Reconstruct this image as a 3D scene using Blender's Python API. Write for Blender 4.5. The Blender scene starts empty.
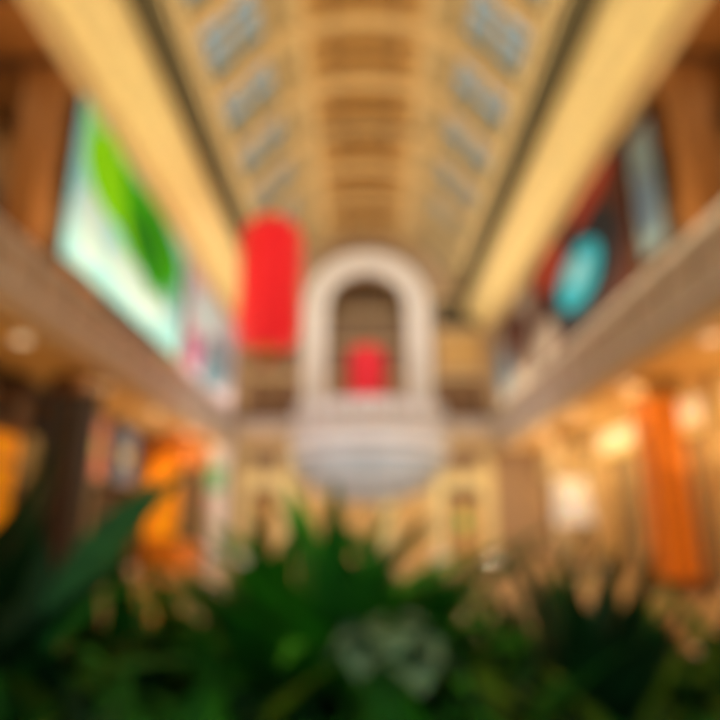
import bpy, math, random
from mathutils import Vector, Matrix
random.seed(7)
S = bpy.context.scene
S.view_settings.view_transform = 'Standard'

def lin(c):
    r = []
    for v in c[:3]:
        v = v/255.0
        r.append(v/12.92 if v <= 0.04045 else ((v+0.055)/1.055)**2.4)
    return (*r, 1.0)

def mat(name, rgb, rough=0.6, emit=0.0, emit_rgb=None, var=0.12, scale=3.0, metal=0.0, spec=0.5):
    m = bpy.data.materials.new(name); m.use_nodes = True
    nt = m.node_tree; b = nt.nodes['Principled BSDF']
    b.inputs['Roughness'].default_value = rough
    b.inputs['Metallic'].default_value = metal
    b.inputs['Specular IOR Level'].default_value = spec
    c = lin(rgb)
    tc = nt.nodes.new('ShaderNodeTexCoord')
    no = nt.nodes.new('ShaderNodeTexNoise'); no.inputs['Scale'].default_value = scale
    no.inputs['Detail'].default_value = 4
    nt.links.new(tc.outputs['Object'], no.inputs['Vector'])
    cr = nt.nodes.new('ShaderNodeValToRGB')
    cr.color_ramp.elements[0].position = 0.3; cr.color_ramp.elements[1].position = 0.7
    cr.color_ramp.elements[0].color = (c[0]*(1-var), c[1]*(1-var), c[2]*(1-var), 1)
    cr.color_ramp.elements[1].color = (min(1, c[0]*(1+var)), min(1, c[1]*(1+var)), min(1, c[2]*(1+var)), 1)
    nt.links.new(no.outputs['Fac'], cr.inputs['Fac'])
    nt.links.new(cr.outputs['Color'], b.inputs['Base Color'])
    if emit > 0:
        b.inputs['Emission Color'].default_value = lin(emit_rgb or rgb)
        b.inputs['Emission Strength'].default_value = emit
    return m

def glass(name, rgb, tfac=0.7):
    m = bpy.data.materials.new(name); m.use_nodes = True
    nt = m.node_tree; nt.nodes.clear()
    o = nt.nodes.new('ShaderNodeOutputMaterial')
    t = nt.nodes.new('ShaderNodeBsdfTransparent'); t.inputs[0].default_value = lin(rgb)
    g = nt.nodes.new('ShaderNodeBsdfPrincipled'); g.inputs['Base Color'].default_value = lin(rgb); g.inputs['Roughness'].default_value = 0.15
    mx = nt.nodes.new('ShaderNodeMixShader'); mx.inputs[0].default_value = 1-tfac
    nt.links.new(t.outputs[0], mx.inputs[1]); nt.links.new(g.outputs[0], mx.inputs[2]); nt.links.new(mx.outputs[0], o.inputs[0])
    return m

class MB:
    def __init__(s, name): s.name = name; s.v = []; s.f = []; s.m = []; s.mats = []; s.sm = []
    def mi(s, m):
        if m not in s.mats: s.mats.append(m)
        return s.mats.index(m)
    def poly(s, pts, m, smooth=False):
        b = len(s.v); s.v += [tuple(p) for p in pts]; s.f.append(tuple(range(b, b+len(pts)))); s.m.append(s.mi(m)); s.sm.append(smooth)
    def box(s, x0, x1, y0, y1, z0, z1, m):
        if x0 > x1: x0, x1 = x1, x0
        b = len(s.v)
        s.v += [(x0,y0,z0),(x1,y0,z0),(x1,y1,z0),(x0,y1,z0),(x0,y0,z1),(x1,y0,z1),(x1,y1,z1),(x0,y1,z1)]
        for f in [(0,3,2,1),(4,5,6,7),(0,1,5,4),(1,2,6,5),(2,3,7,6),(3,0,4,7)]:
            s.f.append(tuple(b+i for i in f)); s.m.append(s.mi(m)); s.sm.append(False)
    def grid(s, rows, m, smooth=True, closed=False):
        b = len(s.v); n = len(rows[0])
        for r in rows: s.v += [tuple(p) for p in r]
        k = s.mi(m)
        for i in range(len(rows)-1):
            for j in range(n if closed else n-1):
                j2 = (j+1) % n
                s.f.append((b+i*n+j, b+i*n+j2, b+(i+1)*n+j2, b+(i+1)*n+j)); s.m.append(k); s.sm.append(smooth)
    def lathe(s, cx, cy, prof, m, n=32, a0=0.0, a1=2*math.pi, smooth=True):
        full = abs(a1-a0-2*math.pi) < 1e-4
        rows = []
        for r, z in prof:
            rows.append([(cx+r*math.cos(a0+(a1-a0)*j/n), cy+r*math.sin(a0+(a1-a0)*j/n), z) for j in range(n if full else n+1)])
        s.grid(rows, m, smooth, full)
    def prism(s, prof, y0, y1, m, closed=True):
        n = len(prof)
        for i in range(n if closed else n-1):
            a = prof[i]; c = prof[(i+1) % n]
            s.poly([(a[0],y0,a[1]),(c[0],y0,c[1]),(c[0],y1,c[1]),(a[0],y1,a[1])], m)
        if closed:
            s.poly([(p[0],y0,p[1]) for p in prof], m); s.poly([(p[0],y1,p[1]) for p in prof][::-1], m)
    def build(s, origin=None):
        me = bpy.data.meshes.new(s.name)
        o3 = Vector(origin) if origin else Vector((0,0,0))
        me.from_pydata([tuple(Vector(v)-o3) for v in s.v], [], s.f)
        for m in s.mats: me.materials.append(m)
        for p, k, sm in zip(me.polygons, s.m, s.sm): p.material_index = k; p.use_smooth = sm
        me.update()
        o = bpy.data.objects.new(s.name, me); o.location = o3; S.collection.objects.link(o)
        return o

def area(name, loc, rot, sx, sy, e, rgb, spread=180):
    l = bpy.data.lights.new(name, 'AREA'); l.shape = 'RECTANGLE'; l.size = sx; l.size_y = sy; l.energy = e
    l.color = lin(rgb)[:3]; l.spread = math.radians(spread)
    o = bpy.data.objects.new(name, l); o.location = loc; o.rotation_euler = rot; S.collection.objects.link(o); return o

# ---------------- materials ----------------
cream = mat('cream_plaster', (240,224,168), 0.7)
cream2 = mat('warm_plaster', (212,186,138), 0.7)
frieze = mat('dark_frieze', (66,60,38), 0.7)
vaultm = mat('vault_plaster', (180,162,124), 0.7)
goldp = mat('gold_panel', (202,162,98), 0.6)
goldd = mat('gold_panel_dark', (150,112,62), 0.6)
white = mat('white_stone', (228,226,226), 0.55)
beige = mat('beige_wall', (174,148,118), 0.7)
brown = mat('brown_wood', (98,62,34), 0.5, scale=6)
woodo = mat('orange_wood', (150,96,44), 0.5, scale=6)
brown2 = mat('recess_brown', (160,134,102), 0.7)
orange = mat('orange_panel', (228,126,16), 0.5, emit=0.07)
orangelit = mat('orange_lit_panel', (242,146,10), 0.5, emit=0.5)
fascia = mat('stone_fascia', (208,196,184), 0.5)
fasciab = mat('stone_fascia_dark', (164,150,132), 0.5)  # darker stone tone for parapet posts and the lower bowl ring
steel = mat('rail_steel', (190,190,190), 0.3, metal=0.8)
soffit = mat('soffit_plaster', (224,182,112), 0.7)
dark = mat('dark_metal', (28,30,34), 0.5)
navy = mat('navy_sign', (25,45,66), 0.4)
bluep = mat('blue_poster', (80,110,150), 0.5, emit=0.1)
pinkp = mat('pink_poster', (205,130,115), 0.5, emit=0.15)
lamp = mat('lamp_diffuser', (255,235,195), 0.5, emit=0.6)
lampdim = mat('ceiling_lamp_diffuser', (250,210,160), 0.5, emit=0.5)
signlit = mat('lit_sign', (255,240,200), 0.5, emit=0.4)
creamlit = mat('lit_cream_sign', (245,212,130), 0.5, emit=0.22)
skyg = glass('skylight_glass', (184,202,198), 0.82)
shopg = glass('shop_glass', (235,235,230), 0.9)

fm = bpy.data.materials.new('polished_tile'); fm.use_nodes = True
nt = fm.node_tree; b = nt.nodes['Principled BSDF']; b.inputs['Roughness'].default_value = 0.25
tc = nt.nodes.new('ShaderNodeTexCoord'); br = nt.nodes.new('ShaderNodeTexBrick')
br.offset = 0; br.inputs['Scale'].default_value = 1.0; br.inputs['Brick Width'].default_value = 1.0; br.inputs['Row Height'].default_value = 1.0
br.inputs['Mortar Size'].default_value = 0.012
br.inputs['Color1'].default_value = lin((206,180,146)); br.inputs['Color2'].default_value = lin((192,162,126)); br.inputs['Mortar'].default_value = lin((140,112,84))
nt.links.new(tc.outputs['Object'], br.inputs['Vector']); nt.links.new(br.outputs['Color'], b.inputs['Base Color'])

WARM = (255,229,178); WARM2 = (255,213,145); NEUT = (255,246,238)
Y0, YE = -8.0, 33.0
f = MB('floor'); f.box(-13, 13, Y0, 37, -0.2, 0, fm); f.build()

# ---------------- vault ceiling ----------------
prof = [(5.3,15.45),(5.15,15.6),(3.3,17.8),(2.2,18.5),(1.1,18.8),(0,18.9)]
full = prof + [(-x,z) for x,z in prof[::-1][1:]]
c = MB('ceiling')
def seg(p, q, y0, y1, m, th=0.15):
    d = Vector((q[0]-p[0], q[1]-p[1])); n = Vector((-d.y, d.x)).normalized()
    if n.y < 0: n = -n
    n *= th
    c.prism([p, q, (q[0]+n.x, q[1]+n.y), (p[0]+n.x, p[1]+n.y)], y0, y1, m)
for sgn in (1,-1):
    P = [(sgn*x,z) for x,z in prof]
    seg(P[0], P[1], Y0, YE, vaultm, 0.25)
    seg((P[2][0],P[2][1]+0.1), (P[3][0],P[3][1]+0.1), Y0, YE, vaultm, 0.2)
    up = 0.16
    seg((P[3][0],P[3][1]+up),(P[4][0],P[4][1]+up), Y0, YE, goldp)
    seg((P[4][0],P[4][1]+up),(P[5][0],P[5][1]+up), Y0, YE, goldp)
    for (x,z,w,h,m) in [(2.2,18.5,0.16,0.5,cream2),(5.1,15.6,0.1,0.35,vaultm),(3.3,17.8,0.12,0.4,vaultm),(1.1,18.82,0.07,0.25,goldd)]:
        c.box(sgn*(x-w), sgn*(x+w), Y0, YE, z-0.1, z+h, m)
y = -6.5
ribs = []
while y < YE+0.2:
    ribs.append(y); y += 2.95
for y in ribs:
    for i in range(len(full)-1):
        p, q = full[i], full[i+1]
        d = Vector((q[0]-p[0], q[1]-p[1])); n = Vector((-d.y, d.x)).normalized()
        if n.y < 0: n = -n
        lo = -0.1*n; hi = 0.45*n
        hw = 0.34 if abs(p[0]+q[0]) > 4.5 else 0.2
        c.prism([(p[0]+lo.x,p[1]+lo.y),(q[0]+lo.x,q[1]+lo.y),(q[0]+hi.x,q[1]+hi.y),(p[0]+hi.x,p[1]+hi.y)], y-hw, y+hw, cream2 if abs(p[0]+q[0])<9.0 else vaultm)
    for dy in (0.98, 1.97):
        if y+dy < YE: c.box(-2.0, 2.0, y+dy-0.12, y+dy+0.12, 18.72, 19.1, goldd)
c.build()
w = MB('window_1')
for a, y in enumerate(ribs[:-1]):
    ya, yb = y+0.34, y+2.95-0.34
    for sgn in (1,-1):
        for (p,q) in [((5.1,15.72),(4.2,16.78)),((4.2,16.78),(3.35,17.8))]:
            p = (sgn*p[0], p[1]+0.25); q = (sgn*q[0], q[1]+0.25)
            w.poly([(p[0],ya,p[1]),(q[0],ya,q[1]),(q[0],yb,q[1]),(p[0],yb,p[1])], skyg)
            for k in range(0,4):
                yy = ya+(yb-ya)*k/3
                w.prism([(p[0],p[1]-0.3),(q[0],q[1]-0.3),(q[0],q[1]),(p[0],p[1])], yy-0.05, yy+0.05, vaultm)
            w.box(q[0]-0.07, q[0]+0.07, ya, yb, q[1]-0.3, q[1], vaultm)
w.build()
for y in (ribs[6],ribs[4]):
    r = MB('ceiling_light'); yc = y+1.47
    r.box(-0.7,0.7,yc-0.36,yc+0.36,18.74,18.86,lampdim)
    r.box(-0.8,0.8,yc-0.38,yc+0.38,18.86,19.0,cream2); r.build((0,yc,18.9))
ap = MB('roof_apron')
for sgn in (1,-1):
    ap.box(sgn*5.3, sgn*13.0, Y0, 37, 15.45, 15.6, vaultm)
ap.build()

# ---------------- cornices ----------------
for i, sgn in enumerate((-1,1)):
    t = MB('trim_%d'%(i+1))
    s = sgn
    t.prism([(s*7.2,12.7),(s*6.95,12.7),(s*6.85,12.95),(s*6.6,13.0),(s*6.4,13.35),(s*6.05,13.5),(s*5.9,13.7),(s*5.8,14.05),(s*5.9,14.1),(s*7.2,14.1)], Y0, YE, cream)
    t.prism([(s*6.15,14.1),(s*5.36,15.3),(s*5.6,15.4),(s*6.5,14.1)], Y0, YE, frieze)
    t.prism([(s*5.45,15.25),(s*5.3,15.27),(s*5.25,15.45),(s*5.5,15.45)], Y0, YE, vaultm)
    t.box(s*6.9, s*7.25, Y0, YE, 12.35, 12.7, cream2)
    t.build()

# ---------------- side structure ----------------
for i, sgn in enumerate((-1,1)):
    side = 'left' if sgn < 0 else 'right'
    s = sgn
    wl = MB('wall_'+side)
    wl.box(s*12.6, s*12.9, Y0, 37, 0, 15.4, beige)
    wl.box(s*9.9, s*10.2, Y0, YE, 6.06, 12.6, woodo)
    for k in range(10):
        yc = -6+k*4.2
        wl.box(s*9.78, s*9.9, yc-1.4, yc+1.4, 6.06, 9.4, brown if k%2 else dark)
        wl.box(s*9.75, s*9.9, yc-1.5, yc+1.5, 9.5, 10.3, orange if k%3==0 else brown)
    wl.build()
    g = MB('gallery_balcony')
    PT = 7.25 if s < 0 else 7.65
    g.box(s*7.25, s*12.55, Y0, YE-0.02, 5.7, 6.05, soffit)
    g.box(s*7.0, s*7.3, Y0, YE-0.02, 5.7, 6.2, fascia)
    g.box(s*6.9, s*7.3, Y0, YE-0.02, 6.2, 6.35, white)
    g.box(s*7.02, s*7.25, Y0, YE-0.02, 6.35, PT-0.4, fascia)
    g.box(s*6.94, s*7.28, Y0, YE-0.02, PT-0.4, PT-0.3, fascia)
    g.box(s*6.85, s*7.02, Y0, YE-0.02, 5.62, 5.8, cream2)
    g.box(s*7.06, s*7.14, Y0, YE-0.02, PT-0.3, PT, fascia)
    g.box(s*7.0, s*7.2, Y0, YE-0.02, PT, PT+0.1, white)
    for k in range(28):
        yy = Y0+0.3+k*1.5
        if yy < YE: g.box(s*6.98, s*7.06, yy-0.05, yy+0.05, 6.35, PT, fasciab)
    g.build((s*7.2, 12, 6))
    gc = MB('gallery_ceiling')
    gc.box(s*7.25, s*9.88, Y0, YE-0.02, 12.5, 12.7, woodo)
    for k in range(20):
        yy = Y0+1+k*2.1
        if yy < YE-0.5: gc.box(s*7.3, s*9.85, yy-0.15, yy+0.15, 12.25, 12.5, brown)
    gc.build((s*8.6, 12, 12.5))
    for yc in (-4.0, 4.2, 12.2, 22.3, 32.0):
        cc = MB('gallery_column')
        cm = woodo if yc < 20 else cream2
        cc.box(s*7.35, s*8.05, yc-0.35, yc+0.35, 6.4, 12.1, cm)
        cc.box(s*7.3, s*8.12, yc-0.42, yc+0.42, 6.05, 6.4, brown)
        cc.box(s*7.28, s*8.12, yc-0.42, yc+0.42, 12.1, 12.5, cm)
        cc.build((s*7.7,yc,6.05))
    ysh = [-6,-1.6,2.8,7.2,11.6,16.0,20.4,24.8,29.2]
    if s < 0: pm = [brown,cream2,brown,orange,cream2,brown,cream2,brown,cream2]; sgs = [brown,navy,brown,dark,dark,navy,brown,brown,cream]
    else: pm = [brown,cream2,brown,orange,cream2,cream2,goldp,cream2,cream2]; sgs = [cream2,cream,cream,creamlit,creamlit,creamlit,creamlit,creamlit,cream]
    kinds = list(zip(ysh, pm))
    sh = MB('shopfront')
    for k,(yc,m) in enumerate(kinds):
        sh.box(s*9.5, s*12.55, yc-0.15, yc+0.15, 0, 5.68, m)
        sh.box(s*9.3, s*9.7, yc-0.35, yc+0.35, 0, 5.68, m if s<0 else cream2)
        sh.box(s*9.2, s*9.75, yc-0.42, yc+0.42, 0, 0.3, white)
        y1 = min(yc+4.4-0.35, 32.9)
        sg = sgs[k]
        sh.box(s*9.45, s*9.65, yc+0.35, y1, 4.3, 5.6, sg)
        sh.box(s*9.38, s*9.46, yc+0.6, y1-0.4, 4.6, 5.2, signlit if (s>0 and k in (4,5,6)) else (cream2 if s>0 else brown))
        sh.box(s*9.5, s*9.6, yc+0.35, y1, 4.2, 4.3, dark if s<0 else brown)
        sh.box(s*9.52, s*9.56, yc+0.35, yc+2.9, 0.1, 4.2, shopg)
        for yy in (yc+0.4, yc+1.6, yc+2.9): sh.box(s*9.48, s*9.6, yy-0.04, yy+0.04, 0, 4.2, dark if s<0 else brown)
    sh.build((s*9.6, 12, 0))
    for k,(yc,m) in enumerate(kinds):
        st = MB('display_shelf')
        ys, ye = yc+0.5, min(yc+3.9, 32.6)
        st.box(s*12.2, s*12.55, ys, ye, 0, 0.15, brown)
        for yy in (ys, (ys+ye)/2, ye): st.box(s*12.15, s*12.55, yy-0.04, yy+0.04, 0, 3.6, brown)
        for j in range(5):
            z = 0.5+j*0.75
            st.box(s*12.15, s*12.55, ys, ye, z, z+0.05, brown)
            yy = ys+0.15
            while yy < ye-0.3:
                wd = random.uniform(0.12,0.3); hh = random.uniform(0.2,0.55)
                st.box(s*12.2, s*12.5, yy, yy+wd, z+0.05, z+0.05+hh, random.choice([cream,orange,white,pinkp,brown,cream2,beige]))
                yy += wd+random.uniform(0.04,0.15)
        st.build((s*12.35, yc+2.2, 0))
        lb = MB('shop_ceiling_light'); lb.box(s*10.4, s*11.8, yc+1.0, yc+3.4, 5.6, 5.68, lamp); lb.build((s*11,yc+2.2,5.6))
        area('shop_lamp', (s*11.1, yc+2.2, 5.5), (0,0,0), 1.6, 3.2, 130 if s>0 else 65, WARM2)
    for k in range(9):
        yy = -5+k*4.4
        d = MB('downlight'); d.lathe(s*7.6, yy, [(0.0,5.66),(0.08,5.66),(0.1,5.6),(0.16,5.6),(0.16,5.69)], lamp, 20); d.build((s*7.6,yy,5.65))
    area('arcade_lamps', (s*7.55, 12.5, 5.55), (0,0,0), 0.3, 38, 600 if s>0 else 380, WARM2)
    area('arcade_uplight', (s*8.75, 12.5, 3.2), (math.pi,0,0), 0.3, 38, 250 if s>0 else 160, WARM2)
    area('gallery_lamps', (s*8.8, 12.5, 12.2), (0,0,0), 0.4, 38, 200, WARM2)
    area('cornice_fill', (s*6.3, 12.5, 7.5), (math.pi, s*-0.08, 0), 0.2, 38, 840, WARM)  # added fill strip without a fixture, brightens the cornice from below
    area('vault_fill', (s*5.7, 12.5, 14.35), (math.pi, s*-1.0, 0), 0.2, 38, 400, WARM)  # added strip light, no fixture modelled, lifts the vault

# ---------------- end wall ----------------
e = MB('wall_end')
CX, CZ, RI, RO = 0.1, 13.9, 2.3, 3.6
e.box(-13, CX-RI, YE, YE+0.4, 0, 19.6, beige)
e.box(CX+RI, 13, YE, YE+0.4, 0, 19.6, beige)
e.box(CX-RI, CX+RI, YE, YE+0.4, 0, 6.0, beige)
N = 32
for j in range(N):
    a, b2 = math.pi*j/N, math.pi*(j+1)/N
    p, q = (CX+RI*math.cos(a), CZ+RI*math.sin(a)), (CX+RI*math.cos(b2), CZ+RI*math.sin(b2))
    e.prism([p,q,(q[0],19.6),(p[0],19.6)], YE, YE+0.4, beige)
e.box(CX-RI-0.6, CX+RI+0.6, 36, 36.3, 5, 19.6, brown2)
e.box(CX-RI-0.4, CX-RI, YE+0.4, 36, 5.7, 19.6, brown2); e.box(CX+RI, CX+RI+0.4, YE+0.4, 36, 5.7, 19.6, brown2)
e.box(CX-RI, CX+RI, YE, 36, 5.7, 6.0, brown2)
e.box(CX-RI-0.4, CX+RI+0.4, YE+0.4, 36, 17, 17.2, brown2)
for z in (8.5, 10.6, 12.7, 14.8): e.box(CX-RI, CX+RI, 35.85, 36, z, z+0.25, cream2)
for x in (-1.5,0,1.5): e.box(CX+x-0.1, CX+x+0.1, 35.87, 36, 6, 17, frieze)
for sgn in (1,-1):
    for z0,z1,m in [(7.6,9.8,brown),(10.4,12.4,goldp if sgn>0 else brown),(12.9,14.6,frieze)]:
        e.box(CX+sgn*4.1, CX+sgn*6.5, YE-0.06, YE, z0, z1, m)
        e.box(CX+sgn*4.0, CX+sgn*6.6, YE-0.14, YE, z1, z1+0.2, cream2)
        e.box(CX+sgn*5.25, CX+sgn*5.35, YE-0.12, YE, z0, z1, cream2)
    e.box(sgn*6.75, sgn*7.2, YE-0.3, YE, 6.0, 14.2, beige)
e.build()
ar = MB('arch_surround')
def archring(r0, r1, y0, y1, m, zb=6.0):
    def pts(r): return [(CX+r, zb)]+[(CX+r*math.cos(math.pi*j/N), CZ+r*math.sin(math.pi*j/N)) for j in range(N+1)]+[(CX-r, zb)]
    A, B = pts(r0), pts(r1)
    for j in range(len(A)-1):
        ar.prism([A[j],B[j],B[j+1],A[j+1]], y0, y1, m)
archring(RI, RO, YE-0.35, YE, white)
archring(RI, RI+0.3, YE-0.5, YE-0.35, white)
archring(RO-0.3, RO, YE-0.55, YE-0.35, white)
archring(RI+0.6, RI+0.75, YE-0.42, YE-0.35, fascia)
for sgn in (1,-1):
    ar.box(CX+sgn*(RI-0.05), CX+sgn*(RO+0.1), YE-0.62, YE, 6.0, 6.8, white)
    ar.box(CX+sgn*(RI-0.05), CX+sgn*(RO+0.1), YE-0.62, YE, 13.6, 13.85, white)
ar.build((CX,YE,6))
eg = MB('end_gallery')
eg.box(-6.8, 6.8, YE-1.6, YE-0.65, 5.7, 6.0, soffit)
eg.box(-6.8, 6.8, YE-1.7, YE-1.55, 5.6, 6.5, cream2)
eg.box(-6.8, 6.8, YE-1.68, YE-1.6, 6.5, 7.1, fascia)
eg.box(-6.8, 6.8, YE-1.7, YE-1.58, 7.1, 7.2, white)
eg.build((0,YE-1,5.7))
rb = MB('round_balcony')
bx, by = 0.2, YE-1.78
silver = mat('silver_white', (236,238,242), 0.5, emit=0.04)
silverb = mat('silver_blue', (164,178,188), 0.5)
rb.lathe(bx, by, [(3.75,7.6),(3.95,7.6),(3.95,7.45),(3.85,7.45),(3.85,6.5),(4.05,6.4),(4.05,5.7),(3.9,5.6)], silver, 40, math.pi, 2*math.pi)
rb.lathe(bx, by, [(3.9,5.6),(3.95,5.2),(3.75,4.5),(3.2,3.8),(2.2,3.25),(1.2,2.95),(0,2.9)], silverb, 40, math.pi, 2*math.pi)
rb.lathe(bx, by, [(3.97,5.25),(4.05,5.15),(3.97,5.0)], silver, 40, math.pi, 2*math.pi)
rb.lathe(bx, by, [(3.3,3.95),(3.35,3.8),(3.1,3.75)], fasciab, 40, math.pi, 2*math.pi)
for j in range(13):
    a = math.pi+math.pi*j/12
    x, y = bx+3.93*math.cos(a), by+3.93*math.sin(a)
    rb.box(x-0.06,x+0.06,y-0.06,y+0.06,6.5,7.5,fascia)
rb.poly([(bx+3.85*math.cos(math.pi+math.pi*j/24), by+3.85*math.sin(math.pi+math.pi*j/24), 6.1) for j in range(25)], silver)
rb.build((bx,by,6))
es = MB('end_shopfront')
for x in (-6.5,-4.3,-1.6,1.2,3.9,6.5):
    es.box(x-0.3,x+0.3,YE-0.4,YE,0,5.6,cream)
    es.box(x-0.38,x+0.38,YE-0.48,YE,0,0.4,white)
for k,x in enumerate((-6.2,-4.0,-1.3,1.5,4.2)):
    es.box(x,x+2.1,YE-0.1,YE,0,3.6,[brown,cream2,beige,cream2,dark][k])
    es.box(x+0.2,x+0.95,YE-0.14,YE-0.1,0.1,3.2,goldp); es.box(x+1.1,x+1.9,YE-0.14,YE-0.1,0.1,3.2,goldp)
    es.box(x,x+2.1,YE-0.2,YE,3.8,4.6,[cream,cream2,white,cream2,cream][k])
es.box(5.0,5.35,YE-0.24,YE-0.2,1.6,2.4,mat('exit_sign_green',(50,170,60),0.5,emit=0.4))
es.build((0,YE,0))
area('end_lamps', (0, YE-2.2, 5.4), (-0.3,0,0), 12, 0.4, 260, WARM)
# invented spot bar and fill light, added to brighten arch and round balcony
sb = MB('added_spot_bar')
sb.box(-2.0,2.2,21.45,21.55,17.6,17.66,dark)
for x in (-1.8,-0.6,0.8,2.0): sb.lathe(x,21.5,[(0.0,17.6),(0.09,17.6),(0.12,17.38),(0.0,17.4)],dark,14)
for x in (-1.5,1.7): sb.box(x-0.015,x+0.015,21.485,21.515,17.66,18.75,dark)
sb.build((0,21.5,17.6))
area('arch_fill', (0.1, 21.6, 17.35), (math.radians(64),0,0), 3.8, 0.25, 130, NEUT, spread=70)  # added fill aimed at the arch, goes with the invented bar
area('recess_fill', (0.2, YE+1.5, 6.3), (math.radians(180),0,0), 3.5, 0.4, 170, WARM)  # added fill inside the arch recess, makes its back wall lighter
for xx in (-4.5,4.9):
    area('balcony_fill', (xx, YE-9.5, 0.6), (math.radians(140),0,math.radians(25 if xx<0 else -25)*-1), 1.0, 0.4, 280, NEUT)  # added fill that whitens the round balcony and its bowl
    fl = MB('added_floor_flood'); fl.box(xx-0.5,xx+0.5,YE-9.65,YE-9.35,0,0.45,dark); fl.box(xx-0.45,xx+0.45,YE-9.61,YE-9.39,0.45,0.5,lamp); fl.build((xx,YE-9.5,0))  # invented housing for the added balcony fill

# ---------------- banners ----------------
def hang_rods(B, s, y0, y1, z1):
    B.box(s*7.14, s*7.2, y0-0.1, y1+0.1, z1, z1+0.05, steel)
    for yy in (y0+0.3, y1-0.3): B.box(s*7.16, s*7.18, yy-0.015, yy+0.015, z1+0.05, max(z1+0.1,12.35), steel)
def ell(B, s, cy, cz, ry, rz, m, x=7.12, rot=0, n=28):
    pts = []
    for j in range(n):
        a = 2*math.pi*j/n; u, v = ry*math.cos(a), rz*math.sin(a)
        pts.append((s*x, cy+u*math.cos(rot)-v*math.sin(rot), cz+u*math.sin(rot)+v*math.cos(rot)))
    B.poly(pts, m)
def leafshape(B, s, y0, z0, y1, z1, wd, m, x=7.12):
    d = Vector((y1-y0, z1-z0)); L = d.length; d.normalize(); n = Vector((-d.y, d.x))
    a, b2 = [], []
    for j in range(13):
        t = j/12; ww = wd*math.sin(math.pi*t**0.8)
        p = Vector((y0,z0))+d*L*t
        a.append((s*x, p.x+n.x*ww, min(12.28,p.y+n.y*ww))); b2.append((s*x, p.x-n.x*ww, min(12.28,p.y-n.y*ww)))
    B.poly(a+b2[::-1][1:-1], m)
aqua = mat('print_aqua', (146,212,230), 0.8, emit=0.25, spec=0.2)  # emission in the banner prints is added brightness, nothing backlights them
aquaw = mat('print_pale_aqua', (190,226,240), 0.8, emit=0.2, spec=0.2)  # glow put into the ink to keep the pale aqua bright
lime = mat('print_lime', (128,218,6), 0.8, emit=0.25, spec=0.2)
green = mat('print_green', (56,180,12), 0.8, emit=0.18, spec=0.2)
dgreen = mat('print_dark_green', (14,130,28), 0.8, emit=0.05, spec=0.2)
pale = mat('print_lilac', (204,192,214), 0.8, emit=0.15, spec=0.2)
purple = mat('print_purple', (160,50,140), 0.8, spec=0.2)
gblue = mat('print_grey_blue', (110,145,180), 0.8, spec=0.2)
mar = mat('print_maroon', (84,50,46), 0.8, spec=0.2)
red = mat('print_red', (180,72,54), 0.8, spec=0.2)
nav = mat('print_navy', (36,44,60), 0.8, spec=0.2)
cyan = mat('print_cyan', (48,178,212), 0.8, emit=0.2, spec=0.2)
lblue = mat('print_light_blue', (130,155,172), 0.8, spec=0.2)
tan = mat('print_tan', (168,158,156), 0.8, spec=0.2)

B = MB('advertising_banner'); s = -1
B.box(s*7.14, s*7.2, 12.9, 22.0, 7.9, 12.3, aqua); hang_rods(B,s,12.9,22.0,12.3)
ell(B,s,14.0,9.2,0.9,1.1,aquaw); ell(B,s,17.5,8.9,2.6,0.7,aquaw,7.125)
ell(B,s,14.9,11.1,1.7,1.15,lime,7.118); ell(B,s,18.2,11.1,3.2,1.15,green,7.116)
leafshape(B,s,13.0,12.2,15.8,9.9,0.6,lime,7.113)
leafshape(B,s,14.2,12.25,17.2,9.4,0.85,lime,7.11)
leafshape(B,s,15.6,12.2,18.8,9.0,0.85,green,7.105)
leafshape(B,s,17.0,12.2,20.4,9.2,0.9,green,7.10)
leafshape(B,s,18.4,12.2,21.6,9.8,0.7,green,7.095)
leafshape(B,s,16.0,10.8,19.4,9.4,0.45,dgreen,7.09)
leafshape(B,s,17.0,11.6,19.6,10.4,0.3,dgreen,7.085)
B.build((s*7.17,17.5,10))
B = MB('advertising_banner')
B.box(s*7.14, s*7.2, 22.7, 31.6, 7.6, 12.3, pale); hang_rods(B,s,22.7,31.6,12.3)
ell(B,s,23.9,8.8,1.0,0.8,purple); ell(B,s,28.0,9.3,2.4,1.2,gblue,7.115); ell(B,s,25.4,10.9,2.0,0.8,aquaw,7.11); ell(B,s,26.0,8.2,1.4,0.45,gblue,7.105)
B.build((s*7.17,27,10))
s = 1
B = MB('advertising_banner')
B.box(s*7.14, s*7.2, 14.7, 23.8, 7.85, 12.3, mar); hang_rods(B,s,14.7,23.8,12.3)
ell(B,s,18.6,9.8,3.4,1.8,nav,7.12); ell(B,s,18.6,9.75,2.0,1.0,cyan,7.11); ell(B,s,18.6,9.9,0.9,0.45,aqua,7.105)
ell(B,s,17.0,11.75,1.9,0.45,red,7.11,-0.1); ell(B,s,21.4,11.3,1.8,0.85,red,7.105); ell(B,s,22.4,8.8,1.2,0.8,tan,7.11)
B.build((s*7.17,19,10))
B = MB('advertising_banner')
B.box(s*7.14, s*7.2, 13.0, 14.2, 8.3, 11.6, lblue); hang_rods(B,s,13.0,14.2,11.6)
ell(B,s,13.6,9.6,0.4,0.9,bluep)
B.build((s*7.17,13.5,10))
B = MB('advertising_banner')
B.box(s*7.14, s*7.2, 24.4, 31.6, 7.85, 12.0, tan); hang_rods(B,s,24.4,31.6,12.0)
ell(B,s,26.5,9.9,1.8,1.2,mar); ell(B,s,29.6,9.3,1.3,1.1,gblue,7.11); ell(B,s,28,11.2,2.2,0.6,mar,7.105)
B.build((s*7.17,28,10))

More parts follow.
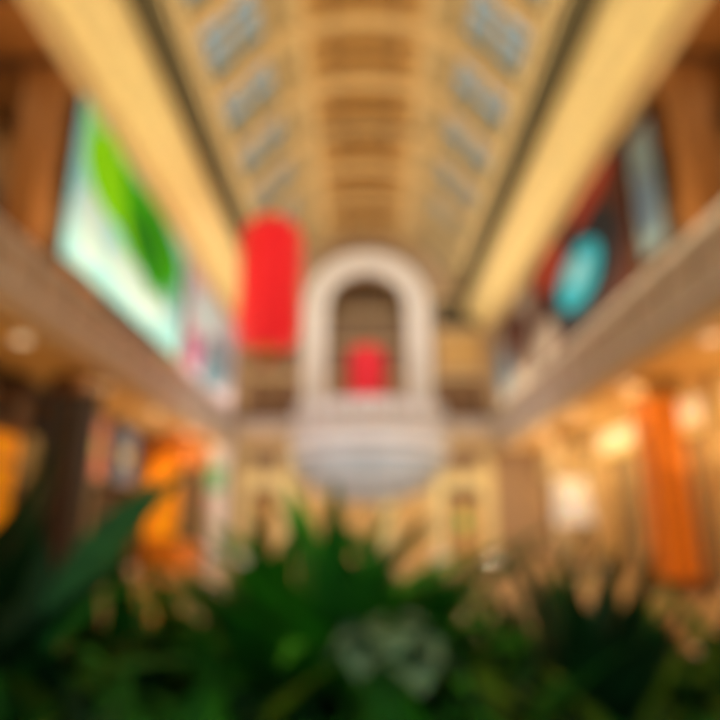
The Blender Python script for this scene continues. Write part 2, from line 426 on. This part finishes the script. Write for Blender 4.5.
# ---------------- lanterns ----------------
lred = mat('lantern_silk', (228,24,36), 0.5, emit=0.5, emit_rgb=(238,20,36))
lredb = mat('lantern_silk_dim', (215,30,50), 0.5, emit=0.25, emit_rgb=(225,24,50))
lred2 = mat('lantern_rib', (185,15,22), 0.5, emit=0.15)
gold = mat('lantern_gold', (215,165,60), 0.35, metal=0.6)
def lantern(x, y, z0, z1, R, ztop, silk):
    L = MB('hanging_lantern')
    n = 15; pr = []
    H = z1-z0
    for j in range(n*4+1):
        t = j/(n*4); zz = z0+H*t
        cap = min(t, 1-t)*H
        k = 1.0 if cap > R*0.7 else math.sqrt(max(0.0, 1-(1-cap/(R*0.7))**2))
        k = 0.35+0.65*k
        k *= 1-0.06*abs(math.sin(math.pi*t*n+math.pi/2))**3
        k *= 1-0.05*math.exp(-((t-0.45)/0.05)**2)
        pr.append((R*k, zz))
    L.lathe(x, y, pr, silk, 36)
    for j in range(12):
        a = 2*math.pi*j/12
        da = 0.025
        L.grid([[(x+(r+0.03)*math.cos(a-da), y+(r+0.03)*math.sin(a-da), zz) for r,zz in pr],
                [(x+(r+0.03)*math.cos(a+da), y+(r+0.03)*math.sin(a+da), zz) for r,zz in pr]], lred2)
    L.lathe(x, y, [(0,z1+0.2),(R*0.36,z1+0.18),(R*0.4,z1),(R*0.36,z1-0.06)], gold, 24)
    L.lathe(x, y, [(R*0.36,z0+0.06),(R*0.4,z0),(R*0.36,z0-0.15),(0,z0-0.16)], gold, 24)
    L.lathe(x, y, [(0.02,z1+0.2),(0.02,ztop)], dark, 8)
    for j in range(10):
        a = 2*math.pi*j/10
        L.box(x+0.12*math.cos(a)-0.02, x+0.12*math.cos(a)+0.02, y+0.12*math.sin(a)-0.02, y+0.12*math.sin(a)+0.02, z0-0.6, z0-0.15, lred2)
    L.build((x,y,(z0+z1)/2))
lantern(-3.42, 20.05, 7.65, 12.6, 1.12, 17.6, lred)
lantern(0.1, 34.2, 8.0, 12.1, 1.15, 17.0, lredb)

# ---------------- ground-floor objects ----------------
for (x,y,m) in [(8.3,17.0,orange),(8.35,10.6,orange),(8.35,25.5,cream2),(-8.35,10.0,brown),(-8.05,16.4,dark)]:
    cc = MB('arcade_column')
    cc.box(x-0.45,x+0.45,y-0.45,y+0.45,0.35,5.2,m); cc.box(x-0.55,x+0.55,y-0.55,y+0.55,0,0.35,brown); cc.box(x-0.55,x+0.55,y-0.55,y+0.55,5.2,5.68,goldd if x>0 else brown)
    for sx in (-0.25,0.25): cc.box(x+sx-0.03,x+sx+0.03,y-0.48,y-0.45,0.5,5.0,brown)
    cc.build((x,y,0))
cc = MB('arcade_column')
cc.lathe(-7.3, 30.2, [(0.0,0),(0.65,0),(0.65,0.4),(0.5,0.5),(0.48,4.9),(0.62,5.1),(0.65,5.6)], white, 28)
cc.box(-7.7,-6.9,29.62,29.68,3.4,4.6,mat('green_sign',(120,190,140),0.5,emit=0.2)); cc.build((-7.3,30.2,0))
ok = MB('orange_kiosk')
ok.box(-9.15,-7.8,26.0,26.1,1.2,4.4,orangelit)
ok.box(-9.15,-7.7,25.8,29.2,0,1.1,orange); ok.box(-9.15,-7.65,25.75,29.25,1.1,1.2,brown)
ok.box(-9.15,-9.05,25.8,29.2,1.2,4.4,orangelit); ok.box(-9.15,-7.7,25.8,29.2,4.4,5.2,orange)
for yy in (25.9,29.1): ok.box(-7.85,-7.73,yy-0.06,yy+0.06,1.2,4.4,brown)
for z in (1.8,2.5,3.2):
    ok.box(-9.05,-8.7,26.1,29.0,z,z+0.05,brown)
    for k in range(7): ok.box(-9.0,-8.8,26.3+k*0.4,26.5+k*0.4,z+0.05,z+0.4,random.choice([orange,cream,goldp]))
ok.build((-8.6,27.5,0))
ok = MB('orange_display_case')
ok.box(-9.15,-8.65,12.4,15.5,0,0.9,brown); ok.box(-9.15,-9.0,12.4,15.5,0.9,3.9,orangelit)
for z in (1.6,2.4,3.2): ok.box(-9.0,-8.7,12.5,15.4,z,z+0.06,brown)
ok.box(-9.15,-8.65,12.4,15.5,3.9,4.1,brown)
ok.build((-8.9,14,0))
for (y0,y1,m) in [(17.0,18.6,navy),(19.3,21.0,pinkp),(22.0,23.8,bluep)]:
    p = MB('hanging_poster'); p.box(-9.15,-9.1,y0,y1,3.3,5.3,m); p.box(-9.17,-9.08,y0-0.05,y1+0.05,5.3,5.36,steel)
    p.box(-9.17,-9.08,y0-0.05,y1+0.05,3.25,3.3,steel)
    for yy in (y0+0.2,y1-0.2): p.box(-9.13,-9.11,yy-0.01,yy+0.01,5.36,5.7,steel)
    ell(p,-1,(y0+y1)/2,4.3,(y1-y0)*0.22,0.35,cream if m!=navy else bluep,9.09); p.build((-9.12,(y0+y1)/2,4.4))
dl = MB('drum_floor_lamp')
dl.lathe(7.3,21.8,[(0.0,0.0),(0.45,0.0),(0.45,0.06),(0.05,0.1),(0.05,1.7)], steel, 24)
dl.lathe(7.3,21.8,[(0.5,1.8),(0.68,1.8),(0.5,3.3),(0.0,3.3)], mat('lamp_shade',(250,238,215),0.6,emit=0.4), 28)
dl.build((7.3,21.8,0))

# ---------------- plants ----------------
def leafmat(n, rgb, r=0.6): return mat(n, rgb, r, var=0.35, scale=9, spec=0.2)
gl = [leafmat('leaf_bright',(62,158,30)), leafmat('leaf_mid',(38,112,26)), leafmat('leaf_dark',(12,54,20)), leafmat('leaf_olive',(98,132,26))]
bigl = leafmat('leaf_banana',(40,98,44))
palel = leafmat('leaf_silver',(98,134,100),0.6)
def leaf(B, base, az, el, L, wd, droop, m, n=9, fold=0.25, tipw=0.5, roll=0.0):
    p = Vector(base)
    rows = []
    e2 = el
    for j in range(n+1):
        t = j/n
        d = Vector((math.cos(az)*math.cos(e2), math.sin(az)*math.cos(e2), math.sin(e2)))
        s0 = Vector((-math.sin(az), math.cos(az), 0)); u0 = s0.cross(d)*-1
        side = s0*math.cos(roll)+u0*math.sin(roll); up = u0*math.cos(roll)-s0*math.sin(roll)
        if t < 0.12: ww = wd*0.12
        else: ww = wd*max(0.02, math.sin(math.pi*((t-0.12)/0.88)**tipw*0.97+0.06))
        rows.append([p-side*ww+up*ww*fold, p-side*ww*0.5+up*ww*fold*0.45, p.copy(), p+side*ww*0.5+up*ww*fold*0.45, p+side*ww+up*ww*fold])
        p = p+d*(L/n); e2 -= droop/n
    B.grid(rows, m)
def plant(name, x, y, z, n, L, wd, spread, mats, droop=1.1, seed=0, stem=0.0):
    random.seed(seed); B = MB(name)
    if stem > 0: B.lathe(x, y, [(0.03,z),(0.022,z+stem)], brown, 10)
    for k in range(n):
        az = k*2.399+random.uniform(-0.3,0.3)
        t = k/max(1,n-1)
        el = 1.45-spread*t+random.uniform(-0.1,0.1)
        leaf(B, (x+0.02*math.cos(az), y+0.02*math.sin(az), z+stem*(0.6+0.4*(1-t))), az, el, L*random.uniform(0.75,1.1), wd*random.uniform(0.8,1.2), droop*random.uniform(0.6,1.3), random.choice(mats))
    return B.build((x,y,z))
ZS = 0.75
pt = MB('planter_box')
pt.box(-4.5,4.5,1.25,1.35,0,0.82,white); pt.box(-4.5,4.5,4.0,4.1,0,0.82,white)
pt.box(-4.5,-4.4,1.35,4.0,0,0.82,white); pt.box(4.4,4.5,1.35,4.0,0,0.82,white)
pt.box(-4.4,4.4,1.35,4.0,0,ZS,mat('soil',(40,28,20),0.9))
pt.box(-4.55,4.55,1.2,1.38,0.82,0.88,fascia); pt.box(-4.55,4.55,3.97,4.15,0.82,0.88,fascia)
pt.build((0,2.7,0))
plant('dracaena_plant', -0.14, 2.7, ZS, 44, 1.1, 0.085, 1.0, [gl[0],gl[0],gl[1]], 1.1, 3, 0.15)
plant('dracaena_plant', 0.2, 2.95, ZS, 34, 1.06, 0.08, 1.0, [gl[0],gl[1]], 1.1, 4, 0.12)
plant('dracaena_plant', -0.46, 2.95, ZS, 32, 1.04, 0.08, 1.0, [gl[1],gl[0]], 1.1, 5, 0.12)
plant('bird_of_paradise_plant', -1.72, 2.7, ZS, 14, 1.3, 0.13, 0.6, [gl[2],gl[2],gl[2],gl[1]], 0.4, 11)
B = MB('banana_plant')
bz = (-1.32,2.55,ZS+0.2)
B.lathe(bz[0], bz[1], [(0.035,ZS),(0.03,ZS+0.24)], gl[1], 10)
leaf(B, bz, 0.1, 1.32, 1.08, 0.11, 0.7, bigl, fold=0.3, roll=1.15, tipw=0.9)
leaf(B, bz, -0.5, 0.95, 0.7, 0.09, 0.5, gl[1], fold=0.3, roll=0.9)
leaf(B, bz, 2.2, 1.3, 0.9, 0.12, 0.6, gl[2])
leaf(B, bz, 4.2, 1.0, 0.6, 0.10, 1.2, gl[2]); leaf(B, bz, 5.6, 0.9, 0.65, 0.10, 1.2, gl[1])
B.build(bz)
plant('bird_of_paradise_plant', 0.82, 2.4, ZS, 11, 0.95, 0.09, 0.5, [gl[2],gl[2]], 0.4, 12)
plant('bird_of_paradise_plant', 1.6, 2.6, ZS, 11, 0.66, 0.09, 1.0, [gl[2],gl[1]], 0.9, 13)
k = 0
for y in (1.7, 2.1, 2.6, 3.3):
    x = -2.5
    while x < 2.6:
        random.seed(100+k)
        L = {1.7:0.46, 2.1:0.58, 2.6:0.68, 3.3:0.92}[y] + random.uniform(-0.07,0.07)
        if x > 0.9: L *= 0.78
        elif x < -0.7: L *= 0.9
        plant('fern_plant', x+random.uniform(-0.08,0.08), y+random.uniform(-0.08,0.08), ZS, 26, L, 0.045+random.uniform(0,0.03), 1.15, [gl[2],gl[1],gl[3] if abs(x)>0.4 else gl[0],[gl[1],gl[2],gl[3]][k%3]], 1.15, 200+k)
        x += 0.33; k += 1
random.seed(5); B = MB('caladium_plant')
cx0, cy0 = 0.06, 1.78
for k in range(12):
    az = k*2.399; r = 0.02+0.06*(k/11); h = 0.60-0.10*(k/11)
    tip = (cx0+r*math.cos(az), cy0+r*math.sin(az), ZS+h)
    B.grid([[(cx0-0.005,cy0,ZS),(cx0+0.005,cy0,ZS)],[(tip[0]-0.005,tip[1],tip[2]),(tip[0]+0.005,tip[1],tip[2])]], gl[1])
    leaf(B, tip, az, 0.3, 0.13, 0.075, 1.5, palel, tipw=0.6)
B.build((cx0,cy0,ZS))

# ---------------- world & camera ----------------
W = bpy.data.worlds.new('sky_world'); S.world = W; W.use_nodes = True
bg = W.node_tree.nodes['Background']
bg.inputs['Color'].default_value = lin((200,212,220)); bg.inputs['Strength'].default_value = 1.15

cam = bpy.data.cameras.new('camera'); co = bpy.data.objects.new('camera', cam); S.collection.objects.link(co)
co.location = (0,0,1.6); co.rotation_euler = (math.radians(90+15.8), 0, math.radians(0.5))
cam.lens = 30; cam.sensor_width = 36; cam.clip_start = 0.02
cam.dof.use_dof = True; cam.dof.focus_distance = 0.1; cam.dof.aperture_fstop = 6.4
S.camera = co
